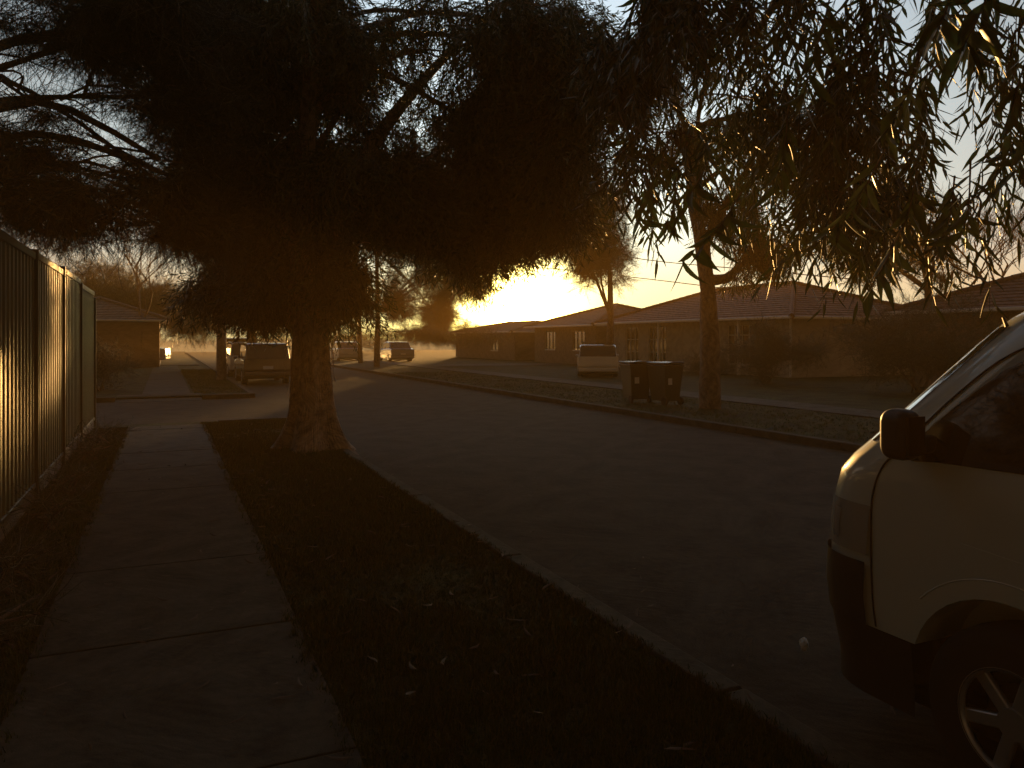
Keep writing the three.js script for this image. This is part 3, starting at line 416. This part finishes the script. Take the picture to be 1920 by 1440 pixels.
// ------------------------------------------------------------ white van
{
  const o = thing('white_van', 'white van parked at the kerb on the right, only its front half in the frame', 'van', st(3.56, 2.8, -0.112), PHI);
  const lerpT = (tab, y) => { for (let i = 0; i < tab.length - 1; i++) if (y <= tab[i + 1][0]) { const u = (y - tab[i][0]) / (tab[i + 1][0] - tab[i][0]); return tab[i][1] + (tab[i + 1][1] - tab[i][1]) * Math.max(0, u); } return tab[tab.length - 1][1]; };
  const Y0 = 0.30, front = [[0.3, 0.05], [0.6, 0.0], [0.9, 0.015], [1.05, 0.04], [1.13, 0.07], [1.2, 0.13], [1.26, 0.2], [1.77, 0.73], [1.83, 0.82], [1.89, 0.98], [1.93, 1.2], [1.96, 1.5], [1.975, 1.75]];
  const half = [[0.3, 0.82], [0.5, 0.845], [0.95, 0.85], [1.14, 0.845], [1.26, 0.83], [1.73, 0.71], [1.81, 0.68], [1.88, 0.6], [1.93, 0.48], [1.96, 0.32], [1.975, 0.15]], LEN = 4.7;
  const rear = (y) => LEN - Math.max(0, y - 1.3) * 0.12 - (y > 1.88 ? (y - 1.88) * 3 : 0);
  const SF = (y) => lerpT(front, y), WH = (y) => lerpT(half, y);
  const N = 17;                                                  // points round the front corner from the middle to the side
  function outline(y, off = 0) {                                 // left half of the plan at height y: from the nose middle round the corner to the tail middle
    const s0 = SF(y), w = WH(y) + off, pts = [], cr = 0.42;
    for (let i = 0; i <= N; i++) { const u = i / N * Math.PI / 2, cx = Math.pow(Math.sin(u), 0.62), cz = 1 - Math.pow(Math.cos(u), 0.75); pts.push([-w * cx, s0 - off * (1 - u / 1.571) + cr * cz * (0.55 + 0.45 * Math.sin(u))]); }
    for (const s of [0.64, 0.8, 1.1, 1.5, 2, 2.6, 3.2, 3.8, 4.3]) pts.push([-w, Math.max(s, s0 + cr + (s - 0.8) * 0.6 + 0.05)]);
    const sr = rear(y); pts.push([-w, sr - 0.18], [-w * 0.97, sr - 0.06], [-w * 0.85, sr], [0, sr + 0.01]); return pts;
  }
  const ring = (y) => { const l = outline(y), r = l.slice(1, -1).reverse().map(([x, z]) => [-x, z]); return [...l, ...r]; };
  const ys = [0.3, 0.36, 0.5, 0.65, 0.8, 0.95, 1.03, 1.09, 1.13, 1.165, 1.2, 1.23, 1.26, 1.38, 1.53, 1.68, 1.77, 1.8, 1.83, 1.86, 1.89, 1.91, 1.93, 1.945, 1.96, 1.975];
  { const pos = [], idx = [], rs = ys.map(ring), n = rs[0].length;
    rs.forEach((r, k) => r.forEach(([x, z]) => pos.push(x, ys[k], z)));
    for (let k = 0; k < ys.length - 1; k++) for (let j = 0; j < n; j++) { const a = k * n + j, b = k * n + (j + 1) % n, c = a + n, d = b + n; idx.push(a, b, d, a, d, c); }
    const bot = pos.length / 3; pos.push(0, ys[0], 2.3); for (let j = 0; j < n; j++) idx.push(bot, (j + 1) % n, j);
    const tp = pos.length / 3, L = (ys.length - 1) * n; pos.push(0, 1.98, 3); for (let j = 0; j < n; j++) idx.push(tp, L + j, L + (j + 1) % n);
    let g = new THREE.BufferGeometry(); g.setAttribute('position', new THREE.Float32BufferAttribute(pos, 3)); g.setAttribute('uv', new THREE.Float32BufferAttribute(new Float32Array(pos.length / 3 * 2), 2)); g.setIndex(idx); g.computeVertexNormals();
    const vol = (() => { let v = 0; const P = g.attributes.position, a = V(), b = V(), c = V(); for (let i = 0; i < idx.length; i += 3) { a.fromBufferAttribute(P, idx[i]); b.fromBufferAttribute(P, idx[i + 1]); c.fromBufferAttribute(P, idx[i + 2]); v += a.dot(b.cross(c)); } return v; })();
    if (vol < 0) { for (let i = 0; i < idx.length; i += 3) [idx[i + 1], idx[i + 2]] = [idx[i + 2], idx[i + 1]]; g.setIndex(idx); g.computeVertexNormals(); }
    const ev = new Evaluator(); ev.useGroups = false; ev.attributes = ['position', 'normal', 'uv']; let br = new Brush(g); br.updateMatrixWorld();
    for (const z of [1.02, 3.6]) for (const s of [-1, 1]) { const c = new THREE.CylinderGeometry(0.385, 0.385, 0.36, 40); c.rotateZ(Math.PI / 2); c.translate(s * 0.76, 0.39, z); const b = new Brush(c); b.updateMatrixWorld(); br = ev.evaluate(br, b, SUBTRACTION); br.updateMatrixWorld(); }
    { const b = new Brush(box(2, 0.502, 1.04, 0, 0.25, 0.18)); b.updateMatrixWorld(); br = ev.evaluate(br, b, SUBTRACTION); }
    part('body', toCreasedNormals(br.geometry, 0.6), M.white, o);
  }
  // strips that follow the body: rows of heights, from outline point i0 to i1, standing proud by off
  function skin(yList, i0, i1, off, mirror = false, both = false) {
    const pos = [], idx = [], n = i1 - i0 + 1; yList.forEach((y) => { const l = outline(y, off); for (let i = i0; i <= i1; i++) pos.push(l[i][0], y, l[i][1]); });
    for (let k = 0; k < yList.length - 1; k++) for (let j = 0; j < n - 1; j++) { const a = k * n + j, c = a + n; idx.push(a, c, a + 1, a + 1, c, c + 1); }
    const g = new THREE.BufferGeometry(); g.setAttribute('position', new THREE.Float32BufferAttribute(pos, 3)); g.setIndex(idx); g.computeVertexNormals(); if (!mirror) return g;
    const m = g.clone(); m.scale(-1, 1, 1); const ix = m.index.array; for (let i = 0; i < ix.length; i += 3) [ix[i], ix[i + 1]] = [ix[i + 1], ix[i]]; m.computeVertexNormals(); return both ? merge([g, m]) : m;
  }
  const ds = (m) => { const k = m.clone(); k.side = THREE.DoubleSide; return k; };
  const bumperM = ds(M.black), glassM = ds(M.tint), lensM = ds(M.lens), gapM = ds(M.gap);
  part('bumper', [skin([0.505, 0.62, 0.7, 0.745, 0.76, 0.77], 0, N, 0.018, true, true), skin([0.2, 0.22, 0.3, 0.4, 0.5], 0, N + 1, 0.008, true, true)], bumperM, o);
  for (const s of [false, true]) {
    const h = part('headlight', skin([0.8, 0.83, 0.88, 0.94, 0.99, 1.01], 10, N, 0.008, s), lensM, o);
    part('reflector', skin([0.84, 0.9, 0.97], N - 4, N - 3, 0.011, s), ds(M.alloy), h);
  }
  part('grille', skin([0.82, 0.9, 0.98], 0, 8, 0.006, true, true), bumperM, o);
  part('windscreen', skin([1.275, 1.38, 1.53, 1.68, 1.76], 0, 12, 0.004, true, true), glassM, o);
  // side glass, door seams and rubbing crease on each side
  const sideShape = (pts) => { const sh = new THREE.Shape(); pts.forEach(([z, y], i) => i ? sh.lineTo(z, y) : sh.moveTo(z, y)); sh.closePath(); return sh; };
  const onSide = (g, off, s) => { const p = g.attributes.position; for (let i = 0; i < p.count; i++) { const z = p.getX(i), y = p.getY(i); p.setXYZ(i, s * (WH(y) + off), y, z); } g.computeVertexNormals(); return g; };
  for (const s of [-1, 1]) {
    const win = [[0.6, 1.25], [0.62, 1.29], [0.78, 1.45], [0.95, 1.6], [1.1, 1.685], [1.25, 1.715], [1.95, 1.725], [1.98, 1.7], [1.98, 1.275], [1.96, 1.255], [0.75, 1.235], [0.64, 1.225], [0.605, 1.232]];
    part('side_window', onSide(new THREE.ShapeGeometry(sideShape(win)), 0.004, s), glassM, o);
    part('side_window', onSide(new THREE.ShapeGeometry(sideShape([[2.12, 1.275], [2.12, 1.69], [2.14, 1.715], [4.3, 1.715], [4.36, 1.69], [4.36, 1.275], [4.33, 1.255], [2.14, 1.255]])), 0.004, s), glassM, o);
    const sealG = []; const seal = (pts) => { const c = []; for (let i = 0; i < pts.length; i++) { const [z, y] = pts[i]; c.push(V(s * (WH(y) + 0.002), y, z)); } sealG.push(tube(c, 0.0045, 0.0045, 26, 5)); };
    seal([[0.47, 0.51], [0.455, 0.62], [0.45, 0.9], [0.46, 1.08], [0.51, 1.2], [0.57, 1.25]]);
    seal([[2.05, 0.36], [2.05, 1.0], [2.05, 1.23], [2.04, 1.74]]);
    seal([[0.58, 1.275], [0.78, 1.5], [0.96, 1.655], [1.2, 1.745], [1.6, 1.76], [2.04, 1.76]]);
    part('door_seam', sealG, gapM, o);
    part('crease', tube([[0.85, 0.95], [1.1, 0.93], [1.5, 0.895], [2.1, 0.89], [3, 0.89]].map(([z, y]) => V(s * (WH(y) - 0.0045), y, z)), 0.0052, 0.0052, 30, 6), M.white, o);
    const fl = []; for (let k = 0; k <= 20; k++) { const th = Math.PI * (0.02 + 0.75 * k / 20); fl.push(V(s * (WH(0.6) - 0.008), 0.39 + Math.sin(th) * 0.455, 1.02 + Math.cos(th) * 0.455)); } part('wheel_arch_lip', tube(fl, 0.012, 0.012, 40, 6), M.white, o);
    const mir = part('mirror', box(0.12, 0.2, 0.14, s * 0.935, 1.34, 0.66, 0.05), M.black, o); part('mirror_arm', box(0.14, 0.07, 0.1, s * 0.85, 1.3, 0.68, 0.025), M.black, mir); part('mirror_face', box(0.09, 0.15, 0.012, s * 0.935, 1.34, 0.728), M.tint, mir);
    part('door_handle', box(0.03, 0.045, 0.18, s * (WH(1.05) + 0.012), 1.05, 1.92, 0.012), M.white, o);
    for (const z of [1.02, 3.6]) {
      const w = part('wheel', (() => { const p = [[0.19, -0.1], [0.27, -0.105], [0.315, -0.1], [0.335, -0.075], [0.34, 0], [0.335, 0.075], [0.315, 0.1], [0.27, 0.105], [0.19, 0.1]].map(([r, y]) => new THREE.Vector2(r, y)); const g = new THREE.LatheGeometry(p, 48); g.rotateZ(Math.PI / 2); return g; })(), M.rubber, o);
      w.position.set(s * 0.73, 0.34, z);
      const rim = [new THREE.TorusGeometry(0.195, 0.016, 8, 40).rotateY(Math.PI / 2).translate(s * 0.085, 0, 0), new THREE.CylinderGeometry(0.055, 0.065, 0.05, 20).rotateZ(Math.PI / 2).translate(s * 0.062, 0, 0)];
      for (let k = 0; k < 6; k++) { const sp = box(0.028, 0.15, 0.052, s * 0.066, 0.115, 0, 0.01); sp.rotateX(k / 6 * 6.283 + 0.3); rim.push(sp); }
      part('rim', rim, M.alloy, w); part('brake_disc', new THREE.CylinderGeometry(0.13, 0.13, 0.02, 28).rotateZ(Math.PI / 2).translate(s * 0.02, 0, 0), M.gap, w);
    }
  }
  part('wheel_well', [box(0.02, 0.5, 0.8, -0.565, 0.5, 1.02), box(0.02, 0.5, 0.8, 0.565, 0.5, 1.02), box(0.02, 0.5, 0.8, -0.565, 0.5, 3.6), box(0.02, 0.5, 0.8, 0.565, 0.5, 3.6)], M.gap, o);
  part('underbody', [box(1.5, 0.1, 3.9, 0, 0.26, 2.4, 0.03), box(1.36, 0.28, 0.5, 0, 0.36, 0.38, 0.03)], M.gap, o);
  part('aerial', [tube([V(-0.66, 1.76, 0.9), V(-0.66, 1.795, 0.885)], 0.008, 0.005, 3, 6)], M.black, o);
}

// ------------------------------------------------------------ parked cars
function parkedCar(name, label, pos, turn, paint, { L = 4.4, H = 1.46, W = 1.74, wagon = false, lift = 0 } = {}, group) {
  const o = thing(name, label, 'car', pos, turn, group), pm = new THREE.MeshPhysicalMaterial({ color: new THREE.Color().setRGB(...paint), roughness: 0.35, clearcoat: 1, clearcoatRoughness: 0.08 });   // tail at +z
  const hl = L / 2, belt = 0.92 + lift, ext = (pts, w, bev) => { const s = new THREE.Shape(); pts.forEach(([z, y], i) => i ? s.lineTo(z, y) : s.moveTo(z, y)); s.closePath(); const g = new THREE.ExtrudeGeometry(s, { depth: w - 2 * bev, bevelEnabled: true, bevelThickness: bev, bevelSize: bev, bevelSegments: 3, curveSegments: 10 }); g.translate(0, 0, -(w - 2 * bev) / 2); g.rotateY(-Math.PI / 2); return g; };
  const arch = (z, r) => Array.from({ length: 9 }, (_, i) => [z - Math.cos(i / 8 * Math.PI) * r, 0.3 + Math.sin(i / 8 * Math.PI) * r]);
  const tail = wagon ? [[hl - 0.06, 0.4], [hl, 0.6], [hl - 0.02, belt]] : [[hl - 0.06, 0.4], [hl, 0.6], [hl - 0.03, belt + 0.02], [hl - 0.5, belt + 0.06]];
  part('body', ext([[-hl + 0.08, 0.3], ...arch(-L * 0.3, 0.36), ...arch(L * 0.3, 0.36), ...tail, [-hl * 0.42, belt], [-hl + 0.3, 0.8 + lift], [-hl + 0.02, 0.62]], W, 0.07), pm, o);
  const rz = wagon ? hl - 0.25 : hl - 0.95, cab = [[-hl * 0.42, belt - 0.02], [-hl * 0.05, H - 0.04], [0.2, H], [rz - 0.2, H - 0.02], [rz, H - 0.08], [wagon ? hl - 0.1 : hl - 0.45, belt - 0.02]];
  part('cabin_glass', ext(cab, W - 0.2, 0.09), M.tint, o);
  part('roof', box(W - 0.36, 0.035, rz + hl * 0.05 - 0.1, 0, H + 0.035, (rz - hl * 0.05) / 2 + 0.05, 0.015), pm, o);
  const pil = []; for (const s of [-1, 1]) for (const [z0, z1] of [[-hl * 0.42, -hl * 0.03], [0.25, 0.22], [wagon ? hl - 0.1 : hl - 0.45, rz]]) pil.push(tube([V(s * (W / 2 - 0.075), belt, z0), V(s * (W / 2 - 0.17), H + 0.03, z1)], 0.035, 0.03, 3, 6)); part('pillars', pil, pm, o);
  for (const s of [-1, 1]) { part('tail_light', box(0.2, 0.16, 0.08, s * (W / 2 - 0.14), 0.78 + lift, hl - 0.0, 0.02), M.red, o); part('headlight', box(0.26, 0.13, 0.1, s * (W / 2 - 0.18), 0.66 + lift, -hl + 0.06, 0.02), M.lens, o); part('mirror', box(0.14, 0.1, 0.08, s * (W / 2 + 0.06), belt + 0.06, -hl * 0.3, 0.03), pm, o);
    for (const z of [-L * 0.3, L * 0.3]) { const w = part('wheel', new THREE.CylinderGeometry(0.31, 0.31, 0.2, 24).rotateZ(Math.PI / 2), M.rubber, o); w.position.set(s * (W / 2 - 0.11), 0.31, z); part('rim', new THREE.CylinderGeometry(0.19, 0.2, 0.21, 18).rotateZ(Math.PI / 2), M.alloy, w); } }
  part('number_plate', box(0.37, 0.12, 0.02, 0, 0.66 + lift, hl + 0.075), M.paleMatt, o); part('bumper', box(W - 0.1, 0.16, 0.14, 0, 0.42, hl, 0.04), pm, o);
  return o;
}
const carAt = (px, d, y = -0.125) => { const p = at(px, HZ, d); p.y = y; return p; };
parkedCar('dark_car', 'dark hatchback at the kerb beyond the side road, nearest of the cars there', carAt(490, 31), PHI, [0.03, 0.03, 0.035], { H: 1.5, wagon: true });
parkedCar('silver_car', 'silver car behind the dark hatchback, left of the paperbark trunk', carAt(455, 37), PHI + 0.06, [0.45, 0.45, 0.44], { H: 1.52, wagon: true });
parkedCar('dark_wagon', 'tall dark wagon furthest left of the cars parked beyond the side road', carAt(446, 43), PHI, [0.05, 0.05, 0.05], { H: 1.72, wagon: true, lift: 0.1 });
parkedCar('pale_car', 'small pale car far down the street just right of the paperbark trunk', carAt(645, 60), PHI, [0.5, 0.5, 0.48]);
parkedCar('far_sedan', 'distant sedan in the street left of the sun glare', carAt(740, 58), PHI, [0.3, 0.3, 0.3]);
parkedCar('white_wagon', 'white wagon parked right of the sun in front of the windowed house', carAt(1120, 35), -0.1, [0.6, 0.59, 0.56], { H: 1.42, wagon: true });
parkedCar('driveway_car', 'white car half hidden behind shrubs at the end of the left footpath', (() => { const p = at(240, HZ, 47); p.y = 0.03; return p; })(), PHI + 1.4, [0.62, 0.62, 0.6]);

// ------------------------------------------------------------ wheelie bins
function wheelieBin(label, pos, turn) {
  const o = thing('wheelie_bin', label, 'bin', pos, turn, 'wheelie bins on the verge'), sh = (w, d) => [[-w, -d], [w, -d], [w, d], [-w, d]], p = [], idx = [];
  for (const [y, w, d] of [[0.1, 0.22, 0.26], [0.95, 0.29, 0.34]]) for (const [x, z] of sh(w, d)) p.push(x, y, z);
  for (let i = 0; i < 4; i++) { const j = (i + 1) % 4; idx.push(i, j + 4, j, i, i + 4, j + 4); } idx.push(0, 1, 2, 0, 2, 3);
  const g = new THREE.BufferGeometry(); g.setAttribute('position', new THREE.Float32BufferAttribute(p, 3)); g.setIndex(idx); const bm = M.bin.clone(); bm.side = THREE.DoubleSide;
  part('bin_body', [g.toNonIndexed(), box(0.62, 0.05, 0.72, 0, 0.95, 0, 0.02)], bm, o);
  const lid = new THREE.CylinderGeometry(0.62, 0.62, 0.62, 24, 1, false, -0.62, 1.24); lid.rotateZ(Math.PI / 2); lid.rotateX(0); lid.scale(1, 0.55, 1); lid.translate(0, 0.72, 0); part('lid', box(0.63, 0.06, 0.74, 0, 1.01, -0.01, 0.028), M.binLid, o);
  part('handle', tube([V(-0.22, 1.0, 0.36), V(-0.22, 1.03, 0.42), V(0.22, 1.03, 0.42), V(0.22, 1.0, 0.36)], 0.016, 0.016, 16, 6), M.bin, o);
  for (const s of [-1, 1]) part('wheel', new THREE.CylinderGeometry(0.1, 0.1, 0.05, 18).rotateZ(Math.PI / 2).translate(s * 0.25, 0.1, 0.28), M.rubber, o);
  part('label', box(0.12, 0.26, 0.006, -0.1, 0.62, 0.322).rotateX(-0.02), M.paleMatt, o);  // pale upright patch painted in for light reflected by the bin front
  return o;
}
{ const p = at(1247, HZ, 19); p.y = 0; wheelieBin('dark wheelie bin with a bright-edged lid on the far verge, right one of the two', p, 0.5); }
{ const p = at(1192, HZ, 19.6); p.y = 0; wheelieBin('dark wheelie bin on the far verge, left one of the two and nearer the sun', p, 0.25); }

// ------------------------------------------------------------ pole, sign, wires, litter
{
  const b = at(415, HZ, 30.5); b.y = 0; const o = thing('power_pole', 'tall brown timber power pole on the corner beyond the side road', 'pole', b);
  part('pole', tube([V(0, -0.1, 0), V(0.01, 4, 0), V(0, 9, 0)], 0.2, 0.15, 8, 14), M.timber, o);
  part('crossarm', box(2.2, 0.12, 0.1, 0, 8.5, 0.17), M.timber, o); for (const x of [-0.95, -0.4, 0.4, 0.95]) part('insulator', new THREE.CylinderGeometry(0.03, 0.05, 0.14, 10).translate(x, 8.63, 0.17), M.trim, o);
  const s = thing('street_sign', 'small pale street name sign fixed to the timber power pole', 'sign', at(384, 562, 30.3));
  part('sign_plate', box(0.8, 0.2, 0.02, 0, 0, 0, 0.008), M.sign, s); part('bracket', box(0.24, 0.05, 0.03, 0.45, 0, -0.02), M.alloy, s);
  part('emblem', [box(0.11, 0.012, 0.004, -0.3, 0.06, 0.0125), box(0.11, 0.012, 0.004, -0.3, -0.06, 0.0125), box(0.012, 0.1, 0.004, -0.35, 0, 0.0125), box(0.012, 0.1, 0.004, -0.25, 0, 0.0125)], M.ink, s);
  part('lettering', [-0.17, -0.11, -0.05, 0.01, 0.07, 0.13].map((x) => box(0.032, 0.09, 0.004, x, 0, 0.0125)), M.ink, s);
}
[[[1000, 440, 60], [1180, 482, 50], [1400, 505, 40], [1620, 525, 32]], [[1000, 500, 60], [1180, 519, 50], [1400, 545, 40], [1560, 560, 33]]].forEach((w, i) => single('power_line', ['thin overhead wire crossing the bright sky right of the sun, upper one', 'thin overhead wire crossing the bright sky right of the sun, lower one'][i], 'wire', tube(w.map(([x, y, d]) => at(x, y, d)), 0.026, 0.026, 40, 5), M.wire));
{
  const g = new THREE.IcosahedronGeometry(0.028, 2), p = g.attributes.position; for (let i = 0; i < p.count; i++) { const k = 1 + 0.5 * noise.noise(p.getX(i) * 60, p.getY(i) * 60, p.getZ(i) * 60); p.setXYZ(i, p.getX(i) * k * 0.7, p.getY(i) * k * 1.1, p.getZ(i) * k); } g.computeVertexNormals();
  const q = gp(1507, 1218); q.y = 0.03; single('paper_scrap', 'small crumpled white scrap on the ground left of the van wheel', 'litter', toCreasedNormals(g, 0.2), M.paleMatt, q);
}
// ------------------------------------------------------------ grass and fallen leaves
{
  const bl = []; for (let i = 0; i < 8; i++) { const g = leafGeo(rr(0.025, 0.06), 0.006, rr(-0.5, 0.5), 0.3, 2); g.rotateX(Math.PI); g.rotateZ(rr(-0.5, 0.5)); g.rotateY(rr(0, 6.28)); g.translate(gauss() * 0.025, 0, gauss() * 0.025); bl.push(g); }
  const tuft = merge(bl), N = 52000, im = shade(new THREE.InstancedMesh(tuft, M.grass, N)), m = new THREE.Matrix4(), q = new THREE.Quaternion(), Y = V(0, 1, 0);
  for (let i = 0; i < N; i++) { let a, t; const r = rnd(); if (r < 0.62) { a = rr(0.62, KA - 0.12); t = Math.pow(rnd(), 1.3) * 15 + 1; } else if (r < 0.72) { a = rr(-1.15, -0.57); t = rr(1, 15.5); } else if (r < 0.9) { a = rr(KB + 0.25, 13.1); t = rr(2, 36); } else { a = rr(0.75, KA - 0.2); t = rr(24.5, 44); }
    const p = st(a, t, -0.012), s = rr(0.6, 1.5) * (0.85 + 0.5 * noise.noise(a * 0.9, t * 0.9, 1)); m.compose(p, q.setFromAxisAngle(Y, rnd() * 6.28), V(s, s * rr(0.7, 1.2), s)); im.setMatrixAt(i, m); const b = rr(0.6, 1.3); im.setColorAt(i, new THREE.Color().setRGB(b * rr(0.9, 1.4), b, b * 0.8)); }
  im.name = 'grass'; im.userData = { kind: 'stuff', label: 'short mown grass on the verges beside the footpath' }; scene.add(im);
  const lf = leafGeo(0.11, 0.02, 0.4, 0.4, 3); lf.rotateX(Math.PI / 2); const K = 500, il = shade(new THREE.InstancedMesh(lf, std(0.07, 0.05, 0.03, 0.8, { side: THREE.DoubleSide }), K));
  for (let i = 0; i < K; i++) { const p = st(rr(-1.1, 4), Math.pow(rnd(), 1.2) * 15 + 0.5, 0); const [a] = toStreet(p); p.y = a > KA ? -0.118 : a < 0.7 && a > -0.63 ? 0.022 : 0.03; m.compose(p, q.setFromEuler(new THREE.Euler(rr(-0.3, 0.3), rnd() * 6.28, rr(-0.3, 0.3))), V(1, 1, 1).multiplyScalar(rr(0.6, 1.2))); il.setMatrixAt(i, m); }
  il.name = 'fallen_leaves'; il.userData = { kind: 'stuff', label: 'dry narrow leaves scattered over path, grass and gutter' }; scene.add(il);
}
renderer.render(scene, camera);
